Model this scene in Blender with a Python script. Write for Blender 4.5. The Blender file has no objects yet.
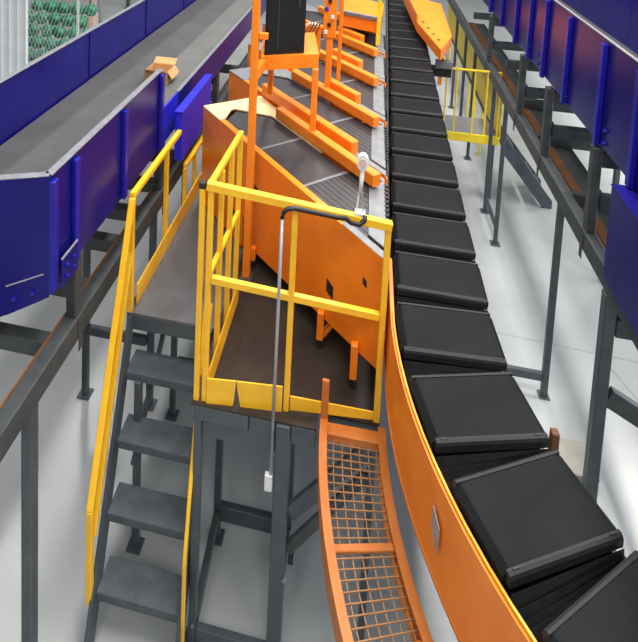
import bpy, bmesh, math, random
from mathutils import Vector, Matrix
random.seed(7)
SC = bpy.context.scene
COL = SC.collection

# ------------------------------------------------------------------ camera
H = 5.0                                   # eye height above the floor
PX, PY, F = 266.2, -80.0, 578.072         # principal point and focal length in pixels (638 x 642 frame)
RT = Vector((0.98207488, 0.0568034, -0.17972839))
FW = Vector((0.18424573, -0.08805862, 0.97892757))
UP = Vector((0.03977977, -0.99449437, -0.09694595))
cam_d = bpy.data.cameras.new('camera')
cam = bpy.data.objects.new('camera', cam_d)
COL.objects.link(cam)
right = Vector((RT[0], FW[0], UP[0])); down = Vector((RT[1], FW[1], UP[1])); fwd = Vector((RT[2], FW[2], UP[2]))
M = Matrix.Identity(4)
for i in range(3):
    M[i][0] = right[i]; M[i][1] = -down[i]; M[i][2] = -fwd[i]
M[0][3], M[1][3], M[2][3] = 0, 0, H
cam.matrix_world = M
cam_d.sensor_fit = 'HORIZONTAL'; cam_d.sensor_width = 36.0
cam_d.lens = F * 36.0 / 638.0
cam_d.shift_x = (319 - PX) / 638.0
cam_d.shift_y = (PY - 321) / 638.0
cam_d.clip_start = 0.05; cam_d.clip_end = 200
SC.camera = cam

# ------------------------------------------------------------------ world, lights, exposure
SC.view_settings.view_transform = 'Standard'
SC.view_settings.look = 'None'
SC.view_settings.gamma = 1.0
SC.view_settings.use_curve_mapping = False
SC.view_settings.exposure = 0.15
wd = bpy.data.worlds.new('hall_light'); SC.world = wd; wd.use_nodes = True
bg = wd.node_tree.nodes['Background']
bg.inputs[0].default_value = (0.90, 0.95, 1.0, 1); bg.inputs[1].default_value = 0.2

def area(name, loc, sx, sy, power, rot=(0, 0, 0), col=(1, 0.98, 0.95)):
    l = bpy.data.lights.new(name, 'AREA'); l.shape = 'RECTANGLE'; l.size = sx; l.size_y = sy
    l.energy = power; l.color = col
    o = bpy.data.objects.new(name, l); COL.objects.link(o); o.location = loc; o.rotation_euler = rot
    return o
for lx, pw in ((-6.5, 85), (-1.3, 240), (1.55, 390), (7.0, 450)):
    for ly in (-4.5, 1.5, 7.5, 13.5):
        area('high_bay_light', (lx, ly, 10.5), .9, 3.2, pw * (.8 if ly < 0 else 1.0))
area('strip_light', (-6.0, 10.2, 9.0), 0.12, 6.0, 130)
# added unseen fill light, bluish, brightens the floor under the right conveyor
area('right_fill_light', (9.0, 7.0, 2.6), 5.0, 12.0, 700, (0, math.radians(90), math.radians(0)), (.86, .94, 1.0))

# ------------------------------------------------------------------ materials
def lin(h):
    h = h.lstrip('#'); c = [int(h[i:i + 2], 16) / 255 for i in (0, 2, 4)]
    return [x / 12.92 if x <= .04045 else ((x + .055) / 1.055) ** 2.4 for x in c]
def mat(name, c1, c2=None, rough=.5, metal=0.0, scale=6.0, bump=0.0, bscale=60.0, stretch=None, coat=0.0, spec=0.5, lo=.35, hi=.7):
    m = bpy.data.materials.new(name); m.use_nodes = True
    nt = m.node_tree; b = nt.nodes['Principled BSDF']
    b.inputs['Roughness'].default_value = rough; b.inputs['Metallic'].default_value = metal
    b.inputs['Coat Weight'].default_value = coat; b.inputs['Specular IOR Level'].default_value = spec
    b.inputs['Coat Roughness'].default_value = .15
    a = lin(c1) + [1]; d = lin(c2 or c1) + [1]
    tc = nt.nodes.new('ShaderNodeTexCoord'); mp = nt.nodes.new('ShaderNodeMapping')
    if stretch: mp.inputs['Scale'].default_value = stretch
    nt.links.new(tc.outputs['Object'], mp.inputs[0])
    n = nt.nodes.new('ShaderNodeTexNoise'); n.inputs['Scale'].default_value = scale; n.inputs['Detail'].default_value = 6
    n.inputs['Roughness'].default_value = .65
    nt.links.new(mp.outputs[0], n.inputs['Vector'])
    r = nt.nodes.new('ShaderNodeValToRGB'); r.color_ramp.elements[0].color = a; r.color_ramp.elements[1].color = d
    r.color_ramp.elements[0].position = lo; r.color_ramp.elements[1].position = hi
    nt.links.new(n.outputs['Fac'], r.inputs[0]); nt.links.new(r.outputs[0], b.inputs['Base Color'])
    if bump:
        n2 = nt.nodes.new('ShaderNodeTexNoise'); n2.inputs['Scale'].default_value = bscale; n2.inputs['Detail'].default_value = 4
        nt.links.new(mp.outputs[0], n2.inputs['Vector'])
        bp = nt.nodes.new('ShaderNodeBump'); bp.inputs['Strength'].default_value = bump; bp.inputs['Distance'].default_value = .01
        nt.links.new(n2.outputs['Fac'], bp.inputs['Height']); nt.links.new(bp.outputs[0], b.inputs['Normal'])
    return m
MT = dict(
    floor=mat('epoxy_floor', '#a2a5a5', '#b0b3b3', rough=.22, scale=.9, bump=.05, bscale=3, spec=.5),
    steel=mat('grey_painted_steel', '#3d444a', '#4a5157', rough=.45, scale=8),
    darksteel=mat('dark_steel', '#33373a', '#45494b', rough=.5, scale=9),
    tread=mat('tread_plate', '#444a50', '#545a60', rough=.55, scale=14, bump=.3, bscale=160),
    deck=mat('deck_plate', '#2b2521', '#3a332d', rough=.36, scale=3, bump=.25, bscale=140, spec=.25),
    deck_lit=mat('lit_landing_plate', '#4a4b4c', '#5c5e60', rough=.36, scale=3, bump=.25, bscale=140),  # lighter copy of the deck, light falling on the landing painted in
    yellow=mat('yellow_paint', '#ecb01a', '#f6c12a', rough=.42, scale=7),
    pale_yellow=mat('yellow_panel', '#e8c818', '#f2d733', rough=.45, scale=5),
    orange=mat('orange_paint', '#f07c12', '#fa8d1c', rough=.38, scale=4),
    orange2=mat('orange_bar_paint', '#ee7e14', '#f88c20', rough=.4, scale=6),
    guard=mat('worn_orange_paint', '#b9651f', '#c9772f', rough=.5, scale=12),
    blue=mat('blue_enamel', '#130f60', '#1a1670', rough=.28, scale=3, spec=.25),
    blue_rib=mat('blue_rib_enamel', '#131488', '#1a1b9c', rough=.35, scale=6),
    blue_box=mat('bright_blue_enamel', '#2222bb', '#2c2acc', rough=.32, scale=5),
    edge=mat('bare_edge_steel', '#6b6d75', '#83858c', rough=.5, metal=.2, scale=20),
    belt=mat('grey_belt', '#414040', '#4d4c4c', rough=.6, scale=2.2, bump=.1, bscale=90),
    belt2=mat('grey_belt_worn', '#565655', '#636361', rough=.6, scale=2.2, bump=.1, bscale=90),
    black=mat('black_carrier_plastic', '#151618', '#1b1c1e', rough=.5, scale=5, bump=.05, bscale=200, spec=.06),
    blackedge=mat('black_moulded_edge', '#1c1d1e', '#242526', rough=.5, scale=9, spec=.25),
    rubber=mat('black_rubber', '#151516', '#202021', rough=.5, scale=14),
    ibelt=mat('black_induct_belt', '#2a2a2d', '#363639', rough=.42, scale=4),
    plate=mat('brushed_plate', '#6f7275', '#85888a', rough=.45, metal=.2, scale=10),
    gwire=mat('dusty_orange_wire', '#96683a', '#a87c50', rough=.6, scale=12),
    strip=mat('yellow_edge_strip', '#c8900f', '#d8a41c', rough=.45, scale=9),
    bin=mat('beige_bin_plastic', '#8f8b80', '#a09c92', rough=.6, scale=7),
    wood=mat('pale_plywood', '#d8bd8c', '#e8d3a6', rough=.6, scale=4, stretch=(1, 6, 1)),
    brown=mat('brown_board', '#5f3a1c', '#784a25', rough=.6, scale=5),
    card=mat('cardboard', '#b98d58', '#c89d68', rough=.75, scale=9),
    white=mat('white_plastic', '#d4d6d6', '#e2e3e3', rough=.4, scale=9),
    pipe=mat('galvanised_pipe', '#9b9ca0', '#b2b3b6', rough=.35, metal=.5, scale=18),
    clad=mat('white_cladding', '#c9d0d4', '#d8dde0', rough=.5, scale=2),
    green=mat('green_sack', '#1f5f46', '#4b9a7c', rough=.7, scale=14, bump=.4, bscale=40),
    wire=mat('galvanised_wire', '#b4bcb8', '#c6cdca', rough=.45, scale=9),
    pink=mat('pale_pink_carton', '#c7a79c', '#d8bdb2', rough=.7, scale=6),
    joint=mat('joint_filler', '#8f9496', '#9da2a3', rough=.5, scale=9),
    grime=mat('brown_dusty_steel', '#3c332d', '#4d433b', rough=.6, scale=5),
)

# ------------------------------------------------------------------ helpers
def at(px, py, h):
    """point of the place at height h that the photograph shows at this pixel"""
    r = Vector((px - PX, py - PY, F))
    a = Vector((r.dot(RT), r.dot(FW), r.dot(UP)))
    s = (h - H) / a.z
    return Vector((a.x * s, a.y * s, h))
def link(o, parent=None):
    COL.objects.link(o)
    if parent is not None:
        o.parent = parent
        o.matrix_parent_inverse = Matrix.Translation(parent.location).inverted()
    return o
def thing(name, label, cat, loc=(0, 0, 0), group=None, kind=None):
    o = bpy.data.objects.new(name, None); o.empty_display_size = .1
    o.location = loc; COL.objects.link(o)
    return tag(o, label, cat, group, kind)
def tag(o, label, cat=None, group=None, kind=None):
    if label: o['label'] = label
    if cat: o['category'] = cat
    if group: o['group'] = group
    if kind: o['kind'] = kind
    return o
def mobj(name, bm, m, parent=None, smooth=False):
    bmesh.ops.recalc_face_normals(bm, faces=bm.faces)
    me = bpy.data.meshes.new(name)
    if bm.verts:
        lo = Vector([min(v.co[i] for v in bm.verts) for i in range(3)]); hi = Vector([max(v.co[i] for v in bm.verts) for i in range(3)])
        c = (lo + hi) / 2
        bmesh.ops.translate(bm, verts=bm.verts, vec=-c)
    else: c = Vector()
    if smooth:
        for f in bm.faces: f.smooth = True
    bm.to_mesh(me); bm.free()
    me.materials.append(MT[m] if isinstance(m, str) else m)
    o = bpy.data.objects.new(name, me); o.location = c
    return link(o, parent)
def bm_hex(bm, ps, bev=0.0):
    """eight corners: bottom ring 0-3, top ring 4-7"""
    vs = [bm.verts.new(p) for p in ps]
    fs = [bm.faces.new([vs[i] for i in q]) for q in ((3, 2, 1, 0), (4, 5, 6, 7), (0, 1, 5, 4), (1, 2, 6, 5), (2, 3, 7, 6), (3, 0, 4, 7))]
    if bev:
        es = list({e for f in fs for e in f.edges})
        bmesh.ops.bevel(bm, geom=es, offset=bev, segments=1, affect='EDGES', profile=.5)
def bm_box(bm, a, b, bev=0.0):
    x0, y0, z0 = a; x1, y1, z1 = b
    bm_hex(bm, [(x0, y0, z0), (x1, y0, z0), (x1, y1, z0), (x0, y1, z0), (x0, y0, z1), (x1, y0, z1), (x1, y1, z1), (x0, y1, z1)], bev)
def box(name, a, b, m, parent=None, bev=.004):
    bm = bmesh.new(); bm_box(bm, a, b, bev); return mobj(name, bm, m, parent)
def bm_bar(bm, p, q, w, h, bev=0.0, up=(0, 0, 1)):
    p = Vector(p); q = Vector(q); d = (q - p).normalized(); up = Vector(up)
    if abs(d.dot(up)) > .99: up = Vector((0, 1, 0))
    s = d.cross(up).normalized(); u = s.cross(d).normalized()
    s = s * w / 2; u = u * h / 2
    bm_hex(bm, [p - s - u, p + s - u, q + s - u, q - s - u, p - s + u, p + s + u, q + s + u, q - s + u], bev)
def bar(name, p, q, w, h, m, parent=None, bev=.004, up=(0, 0, 1)):
    bm = bmesh.new(); bm_bar(bm, p, q, w, h, bev, up); return mobj(name, bm, m, parent)
def bm_prism(bm, pts, vec):
    vec = Vector(vec); a = [bm.verts.new(p) for p in pts]; b = [bm.verts.new(Vector(p) + vec) for p in pts]
    n = len(pts); bm.faces.new(a[::-1]); bm.faces.new(b)
    for i in range(n): bm.faces.new((a[i], a[(i + 1) % n], b[(i + 1) % n], b[i]))
def prism(name, pts, vec, m, parent=None):
    bm = bmesh.new(); bm_prism(bm, pts, vec); return mobj(name, bm, m, parent)
def bm_tube(bm, pts, r, n=8):
    pts = [Vector(p) for p in pts]; rings = []
    for i, p in enumerate(pts):
        d = (pts[min(i + 1, len(pts) - 1)] - pts[max(i - 1, 0)]).normalized()
        up = Vector((0, 0, 1)) if abs(d.z) < .95 else Vector((0, 1, 0))
        s = d.cross(up).normalized(); u = s.cross(d).normalized()
        rings.append([bm.verts.new(p + (s * math.cos(2 * math.pi * k / n) + u * math.sin(2 * math.pi * k / n)) * r) for k in range(n)])
    for a, b in zip(rings, rings[1:]):
        for k in range(n): bm.faces.new((a[k], a[(k + 1) % n], b[(k + 1) % n], b[k]))
    bm.faces.new(rings[0][::-1]); bm.faces.new(rings[-1])
def tube(name, pts, r, m, parent=None, n=8):
    bm = bmesh.new(); bm_tube(bm, pts, r, n); return mobj(name, bm, m, parent, smooth=True)
def bm_sweep(bm, path, prof):
    """path: list of (point, outward vector); prof: closed list of (outward, up)"""
    rings = [[bm.verts.new(Vector(p) + Vector(o) * a + Vector((0, 0, b))) for a, b in prof] for p, o in path]
    n = len(prof)
    for a, b in zip(rings, rings[1:]):
        for k in range(n): bm.faces.new((a[k], a[(k + 1) % n], b[(k + 1) % n], b[k]))
    bm.faces.new(rings[0][::-1]); bm.faces.new(rings[-1])
def sweep(name, path, prof, m, parent=None):
    bm = bmesh.new(); bm_sweep(bm, path, prof); return mobj(name, bm, m, parent)
def bolt(name, c, axis, r, m, parent):
    c = Vector(c); ax = Vector(axis)
    bm = bmesh.new(); bm_tube(bm, [c, c + ax], r, 6); return mobj(name, bm, m, parent)
def copy_tree(root, loc, rotz=0.0):
    r = root.copy(); COL.objects.link(r); r.location = loc; r.rotation_euler = (0, 0, rotz)
    for ch in root.children:
        c = ch.copy(); COL.objects.link(c); c.parent = r; c.matrix_parent_inverse = ch.matrix_parent_inverse.copy()
        for g in ch.children:
            d = g.copy(); COL.objects.link(d); d.parent = c; d.matrix_parent_inverse = g.matrix_parent_inverse.copy()
    return r

# ------------------------------------------------------------------ setting
fl = box('floor', (-26, -4, -.1), (22, 42, 0), 'floor', bev=0); fl['kind'] = 'structure'; fl['label'] = 'light grey glossy epoxy hall floor'
a = at(470, 327, 0); b = at(638, 362, 0); d = (b - a).normalized()
bar('floor_joint', a - d * 1 + Vector((0, 0, .0005)), b + d * 3 + Vector((0, 0, .0005)), .018, .002, 'joint', fl, bev=0)
a = at(592, 346, 0); b = at(638, 400, 0); d = (b - a).normalized()
bar('floor_joint', a - d * 0 + Vector((0, 0, .0005)), b + d * 2 + Vector((0, 0, .0005)), .012, .002, 'joint', fl, bev=0)
# white trapezoidal cladding beside the fence
wl = thing('wall_left', 'white ribbed metal cladding wall beside the wire fence', None, (-9, 10.5, 0), kind='structure')
x = -13.0; k = 0
x = -12.0
while x < -7.0:
    box('cladding_panel', (x, 10.5, 0), (x + .155, 10.55, 6.5), 'clad', wl, bev=.003)
    box('cladding_rib', (x + .155, 10.465, 0), (x + .185, 10.55, 6.5), 'clad', wl, bev=.006)
    x += .185

# ------------------------------------------------------------------ sorter loop: frame
CX, CY = 2.75, 3.24
RO, RI, RC = 2.47, 1.955, 2.21
TZ = 2.50
def xs(Y, X): return X + (.02 * (Y - 4.2) if Y > 4.2 else 0)
def sorter_path(R, y_far=15.0, ang=.98, a_from=None):
    pts = []
    X = CX - R
    for Y in (y_far, 12.0, 9.5, 7.5, 6.0, 5.0, 4.2, 3.7): pts.append((Vector((xs(Y, X), Y, 0)), Vector((-1, 0, 0))))
    n = 26
    for i in range(n + 1):
        t = ang * i / n
        o = Vector((-math.cos(t), -math.sin(t), 0)); pts.append((Vector((CX, CY, 0)) + o * R, o))
    return pts
sf = thing('sorter_track', 'long orange sorter track frame curving beneath the black carriers', 'sorter', (.5, 3.2, 0))
sweep('outer_side_panel', sorter_path(2.493)[7:], [(0, 2.0), (.022, 2.0), (.022, 2.435), (0, 2.435)], 'orange', sf)
sweep('straight_side_panel', sorter_path(2.493)[:8], [(0, 2.0), (.022, 2.0), (.022, 2.38), (0, 2.38)], 'darksteel', sf)
sweep('panel_foot_flange', sorter_path(2.49), [(-.05, 1.985), (.03, 1.985), (.03, 2.0), (-.05, 2.0)], 'guard', sf)
sweep('edge_strip', [(Vector((CX, CY, 0)) + Vector((-math.cos(t_ * .05), -math.sin(t_ * .05), 0)) * 2.496, Vector((-math.cos(t_ * .05), -math.sin(t_ * .05), 0))) for t_ in range(0, 20)], [(0, 2.437), (.010, 2.437), (.010, 2.45), (0, 2.45)], 'strip', sf)
e_ = at(553, 452, 2.25); eb = box('end_bracket', (e_.x - .018, e_.y - .02, 2.1), (e_.x + .018, e_.y + .02, 2.36), 'brown', sf)
o_ = Vector((e_.x - CX, e_.y - CY, 0)).normalized(); p_ = Vector((CX, CY, 2.14)) + o_ * 1.93
bar('bracket_arm', (e_.x, e_.y, 2.14), p_, .03, .05, 'darksteel', eb)
sweep('inner_side_panel', sorter_path(1.925), [(0, 2.02), (.02, 2.02), (.02, 2.36), (0, 2.36)], 'darksteel', sf)
sweep('track_bed', sorter_path(RC), [(-.27, 2.1), (.27, 2.1), (.27, 2.2), (-.27, 2.2)], 'rubber', sf)
for (px, py) in ((442, 503),):            # grey label plate on the curved panel
    t = .385
    o = Vector((-math.cos(t), -math.sin(t), 0)); tg = Vector((math.sin(t), -math.cos(t), 0)); c = Vector((CX, CY, 2.24)) + o * 2.524
    prism('label_plate', [c - tg * .03 + Vector((0, 0, .075)), c + tg * .03 + Vector((0, 0, .03)), c + tg * .03 + Vector((0, 0, -.085)), c - tg * .03 + Vector((0, 0, -.035))], o * .004, 'pipe', sf)
# support frames of the loop standing on the floor
for i, (Y, xa, xb) in enumerate(((5.55, .78, 1.885),)):
    g = thing('track_support', ['grey two-post support with low tie beside the fifth straight carrier', 'grey two-post support with low tie beyond the middle carriers'][i], 'support', ((xa + xb) / 2, Y, 0), 'supports under the sorter track')
    box('post', (xb - .028, Y - .028, 0.012), (xb + .028, Y + .028, 1.935), 'steel', g)
    box('post', (xa - .028, Y - .028, 0.012), (xa + .028, Y + .028, 1.98), 'steel', g)
    box('tie_beam', (xa + .03, Y - .022, .16), (xb - .03, Y + .022, .24), 'steel', g)
    for xx in (xa, xb): box('foot_plate', (xx - .05, Y - .05, 0), (xx + .05, Y + .05, .012), 'steel', g)

# carriers -----------------------------------------------------------
def make_carrier():
    w0, w1 = -.276, .262                  # local x (outer side is -x), y runs along travel, top at z = 0
    L = .150
    r = thing('sorter_carrier', '', 'carrier')
    bm = bmesh.new()
    # deck: flat top with a sloped shoulder on both long sides
    prof = [(w0, -.05), (w0, -.022), (w0 + .028, -.002), (w0 + .04, 0), (w1 - .04, 0), (w1 - .02, -.003), (w1, -.02), (w1, -.05)]
    ra = [bm.verts.new((x, -L, z)) for x, z in prof]; rb = [bm.verts.new((x, L, z)) for x, z in prof]
    n = len(prof)
    for k in range(n): bm.faces.new((ra[k], ra[(k + 1) % n], rb[(k + 1) % n], rb[k]))
    bm.faces.new(ra[::-1]); bm.faces.new(rb)
    mobj('deck', bm, 'black', r)
    # moulded nose on the side facing backwards: rounded bar with two clips
    for nm, s in (('nose', -1), ('tail', 1)):
        bm = bmesh.new()
        y0 = s * L
        ps = [(0, .003), (.010, .004), (.020, -.002), (.025, -.014), (.025, -.045), (0, -.05)]
        va = [bm.verts.new((w0 + .012, y0 + s * a_, z)) for a_, z in ps]; vb = [bm.verts.new((w1 - .01, y0 + s * a_, z)) for a_, z in ps]
        for k in range(len(ps)): bm.faces.new((va[k], va[(k + 1) % len(ps)], vb[(k + 1) % len(ps)], vb[k]))
        bm.faces.new(va[::-1]); bm.faces.new(vb)
        e = mobj(nm, bm, 'blackedge', r)
        if s < 0:
            for cx in (w0 + .05, w1 - .05):
                box('clip', (cx - .017, y0 - .012, .0035), (cx + .017, y0 - .004, .008), 'rubber', e, bev=.002)
    box('chassis', (w0 + .03, -.12, -.24), (w1 - .03, .12, -.05), 'rubber', r)
    return r
carrier0 = make_carrier()
GAPW0, GAPW1 = -.268, .255
def bellows(name_parent, pa, pb):
    """pleated rubber joint between the rear edge of one carrier and the front edge of the next: pa/pb = (outer, inner) edge points"""
    bm = bmesh.new(); n = 11
    for i in range(n):
        f = i / (n - 1)
        z = -.05 - .045 * math.sin(math.pi * f) + (.018 if i % 2 else -.018)
        o = pa[0].lerp(pb[0], f); q = pa[1].lerp(pb[1], f)
        out = (o - q).normalized()
        o = o + out * (.0 if i % 2 else -.012)
        ring = [o + Vector((0, 0, z - .12)), o + Vector((0, 0, z)), q + Vector((0, 0, z)), q + Vector((0, 0, z - .12))]
        vs = [bm.verts.new(p) for p in ring]
        if i:
            for k in range(4): bm.faces.new((prev[k], prev[(k + 1) % 4], vs[(k + 1) % 4], vs[k]))
        prev = vs
    return bm
# carrier poses: angle along the curve (negative index) and the straight run
PITCH = .4376
poses = []
for k in range(4, -1, -1):
    t = .07 + .198 * k
    o = Vector((-math.cos(t), -math.sin(t), 0)); poses.append((Vector((CX, CY, TZ)) + o * RC, t))
Y = CY + PITCH - .07 * RC
ns = 0
while Y < 14.6:
    poses.append((Vector((xs(Y, CX - RC), Y, TZ)), -.02 if Y > 4.2 else 0.0)); Y += PITCH; ns += 1
carriers = []
for i, (p, t) in enumerate(poses):
    r = carrier0 if i == 0 else copy_tree(carrier0, p, t)
    if i == 0: r.location = p; r.rotation_euler = (0, 0, t)
    r['group'] = 'black carriers of the sorter'
    if i in (0, 1): r['label'] = 'black carrier at the curve end, farthest round the bend from the induct belts'
    elif i == 2: r['label'] = 'black carrier fully in the bend with wide fanned bellows on both sides'
    elif i in (3, 4): r['label'] = 'black carrier turning into the bend beside the yellow railing end'
    elif i - 5 < 11: r['label'] = 'black flat-topped carrier, %s on the straight run counted from the bend' % ['first', 'second', 'third', 'fourth', 'fifth', 'sixth', 'seventh', 'eighth', 'ninth', 'tenth', 'eleventh'][i - 5]
    elif True: r['label'] = 'small distant black carrier on the straight run by the far orange chute'
    else: r['label'] = 'black flat-topped carrier on the straight run beside the induct belts'
    carriers.append((r, p, t))
r_labels = {0: 'black carrier farthest round the bend, cut off by the picture edge', 1: 'black carrier last but one round the bend, wide fanned bellows before it'}
carriers[0][0]['label'] = r_labels[0]; carriers[1][0]['label'] = r_labels[1]
carriers[3][0]['label'] = 'black carrier in the bend, second from the straight run'
carriers[4][0]['label'] = 'black carrier just entering the bend beside the railing end post'
def edge(p, t, s):
    c, sn = math.cos(t), math.sin(t)
    def tr(x, y): return Vector((p.x + x * c - y * sn, p.y + x * sn + y * c, p.z))
    return tr(GAPW0, s * .174), tr(GAPW1, s * .174)
for i in range(len(carriers) - 1):
    r, p, t = carriers[i]; r2, p2, t2 = carriers[i + 1]
    bm = bellows(r, edge(p, t, 1), edge(p2, t2, -1))
    rot = Matrix.Rotation(-t2, 4, 'Z') @ Matrix.Translation(-p2)
    bmesh.ops.transform(bm, matrix=rot, verts=bm.verts)
    bmesh.ops.recalc_face_normals(bm, faces=bm.faces)
    me = bpy.data.meshes.new('bellows'); bm.to_mesh(me); bm.free(); me.materials.append(MT['rubber'])
    o = bpy.data.objects.new('bellows', me); COL.objects.link(o); o.parent = r2

# ------------------------------------------------------------------ curved wire guard beside the track
def arc(R, a0, a1, n, z=0):
    out = []
    for i in range(n + 1):
        t = a0 + (a1 - a0) * i / n; o = Vector((-math.cos(t), -math.sin(t), 0)); out.append((Vector((CX, CY, z)) + o * R, o))
    return out
gd = thing('curved_guard', 'curved orange guard with wire mesh floor between two channel rails', 'guard', (0, 3.2, 1.6))
out_path = [(Vector((CX - 2.885, y, 0)), Vector((-1, 0, 0))) for y in (3.222, )] + arc(2.885, .012, .72, 22)
sweep('outer_rail', out_path, [(-.045, 1.70), (0.0, 1.70), (0.0, 1.56), (-.045, 1.56), (-.045, 1.575), (-.012, 1.575), (-.012, 1.688), (-.045, 1.688)], 'guard', gd)
in_path = [(Vector((CX - 2.50, y, 0)), Vector((-1, 0, 0))) for y in (3.222, )] + arc(2.50, .014, .72, 22)
sweep('inner_rail', in_path, [(0, 1.70), (.045, 1.70), (.045, 1.688), (.012, 1.688), (.012, 1.575), (.045, 1.575), (.045, 1.56), (0, 1.56)], 'guard', gd)
bm = bmesh.new()
for k in range(7):
    R = 2.55 + .05 * k
    bm_sweep(bm, arc(R, .012, .72, 22), [(-.0025, 1.633), (.0025, 1.633), (.0025, 1.638), (-.0025, 1.638)])
for k in range(46):
    t = .03 + .0155 * k; o = Vector((-math.cos(t), -math.sin(t), 0)); c = Vector((CX, CY, 1.641))
    bm_bar(bm, c + o * 2.505, c + o * 2.875, .005, .005)
bar('rail_end', (CX - 2.885 + .022, 3.205, 1.56), (CX - 2.885 + .022, 3.205, 1.95), .042, .02, 'guard', gd)
mo = mobj('wire_mesh', bm, 'gwire', gd); mo['kind'] = 'stuff'
for t, w in ((.235, .035), (.375, .018), (.53, .03), (.68, .03)):
    o = Vector((-math.cos(t), -math.sin(t), 0)); c = Vector((CX, CY, 1.65)); bar('cross_bar', c + o * 2.51, c + o * 2.875, w, .02, 'guard', gd)
c = Vector((CX, CY, 1.65)); t = .024; o = Vector((-math.cos(t), -math.sin(t), 0)); bar('cross_bar', c + o * 2.51, c + o * 2.875, .075, .05, 'guard', gd)

# ------------------------------------------------------------------ operator platform
PZ = 1.70
FX0, FX1, FY = -.90, .215, 3.12            # front bay
pf = thing('operator_platform', 'dark steel operator platform with plate deck on square legs', 'platform', (-.6, 4, 0))
YB = 9.2
prism('deck_plate', [(FX0 - .02, FY, PZ - .012), (-.15, FY, PZ - .012), (-.15, 3.232, PZ - .012), (FX1, 3.232, PZ - .012), (FX1, YB, PZ - .012), (FX0 - .02, YB, PZ - .012)], (0, 0, .012), 'deck', pf)
prism('deck_plate', [(-1.60, 3.70, PZ - .012), (FX0 - .023, 3.70, PZ - .012), (FX0 - .023, 6.4, PZ - .012), (-1.60, 6.4, PZ - .012)], (0, 0, .012), 'deck_lit', pf)
box('front_beam', (FX0, FY, PZ - .11), (-.56, FY + .05, PZ - .013), 'steel', pf)
box('front_beam', (-.556, FY, PZ - .11), (-.395, FY + .05, PZ - .013), 'steel', pf)
box('front_beam', (FX0 + .055, FY + .005, PZ - .215), (-.395, FY + .05, PZ - .114), 'steel', pf)
box('front_beam', (-.30, FY, PZ - .13), (-.155, FY + .05, PZ - .013), 'steel', pf)
box('front_beam', (-.10, 3.245, PZ - .13), (FX1, 3.29, PZ - .013), 'steel', pf)
box('stair_beam', (-1.60, 3.70, PZ - .13), (FX0 - .03, 3.74, PZ - .013), 'steel', pf)
box('side_beam', (-1.60, 3.745, PZ - .13), (-1.55, 6.4, PZ - .013), 'steel', pf)
box('side_beam', (FX1 - .05, 3.30, PZ - .13), (FX1, YB, PZ - .013), 'steel', pf)
box('side_beam', (FX0, FY + .06, PZ - .13), (FX0 + .045, 6.4, PZ - .013), 'steel', pf)
def leg(x, y, z1, w=.055, foot=True):
    box('leg', (x - w / 2, y - w / 2, .014), (x + w / 2, y + w / 2, z1), 'steel', pf, bev=.006)
    if foot: box('foot_plate', (x - .055, y - .055, 0), (x + .055, y + .055, .014), 'steel', pf)
leg(FX0 + .025, FY + .03, PZ - .115, .05)
leg(-.347, FY + .03, PZ - .013, .088)
leg(-1.44, 3.56, 1.32, .05)
leg(FX0 + .025, 3.74, PZ - .14, .05)
leg(-.347, 3.74, PZ - .015, .05)
leg(-1.52, 4.57, PZ - .14, .05); leg(-.88, 4.57, PZ - .14, .05); leg(.15, 4.57, PZ - .14, .05);
leg(.185, 3.267, PZ - .135, .045); leg(-1.52, 6.2, PZ - .14, .05); leg(-.88, 6.2, PZ - .14, .05)
box('tie_beam', (FX0 + .05, 3.715, .17), (-.375, 3.765, .29), 'steel', pf)
box('tie_beam', (FX0 + .052, FY + .005, .03), (-.395, FY + .05, .13), 'steel', pf)
bar('tie_beam', (FX0 + .03, FY + .06, .12), (FX0 + .03, 3.71, .23), .045, .06, 'darksteel', pf)
bar('tie_beam', (-.347, FY + .08, .12), (-.347, 3.71, .23), .045, .06, 'steel', pf)
bar('diagonal_brace', (-.30, FY + .09, 1.00), (.165, 3.267, 1.50), .03, .10, 'steel', pf)
bar('diagonal_brace', (-.30, FY + .10, .74), (.165, 3.267, 1.32), .03, .07, 'darksteel', pf)
bar('diagonal_brace', (-1.48, 3.58, .62), (-1.48, 4.54, 1.5), .03, .05, 'darksteel', pf)
bar('tie_beam', (-1.48, 4.57, .55), (-.91, 4.57, .55), .04, .06, 'darksteel', pf)
bolt('bolt', (-.30, FY + .02, .66), (0, -.035, 0), .012, 'plate', pf)
bolt('bolt', (FX0 + .03, FY + .006, .155), (0, -.012, 0), .010, 'plate', pf)

# ------------------------------------------------------------------ stair
st = thing('steel_stair', 'grey open-riser steel stair with yellow handrails up to the platform', 'stair', (-1.25, 3.2, 0))
RISE = .34
ty = [3.03, 3.21, 3.385, 3.565]
txl = [-1.485, -1.505, -1.52, -1.545]; txr = [-.925, -.945, -.965, -.985]
for k in range(4):
    z = RISE * (k + 1)
    bm = bmesh.new()
    x0, x1, y0, y1 = txl[k], txr[k], ty[k], ty[k] + .20
    bm_box(bm, (x0, y0, z - .012), (x1, y1, z), .003)
    bm_box(bm, (x0, y0, z - .06), (x1, y0 + .014, z - .0125), .002)
    bm_box(bm, (x0, y1 - .014, z - .05), (x1, y1, z - .0125), .002)
    mobj('tread', bm, 'tread', st)
def stringer(xb, xt):
    pts = [(xb, 2.86, 0), (xb, 2.97, 0), (xb, 3.03, .16), (xt, 3.70, 1.52), (xt, 3.70, 1.70), (xt, 3.65, 1.70), (xb, 2.90, .18)]
    return prism('stringer', pts, (.024, 0, 0), 'steel', st)
stringer(-1.495, -1.573); stringer(-.92, -.972)
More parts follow.
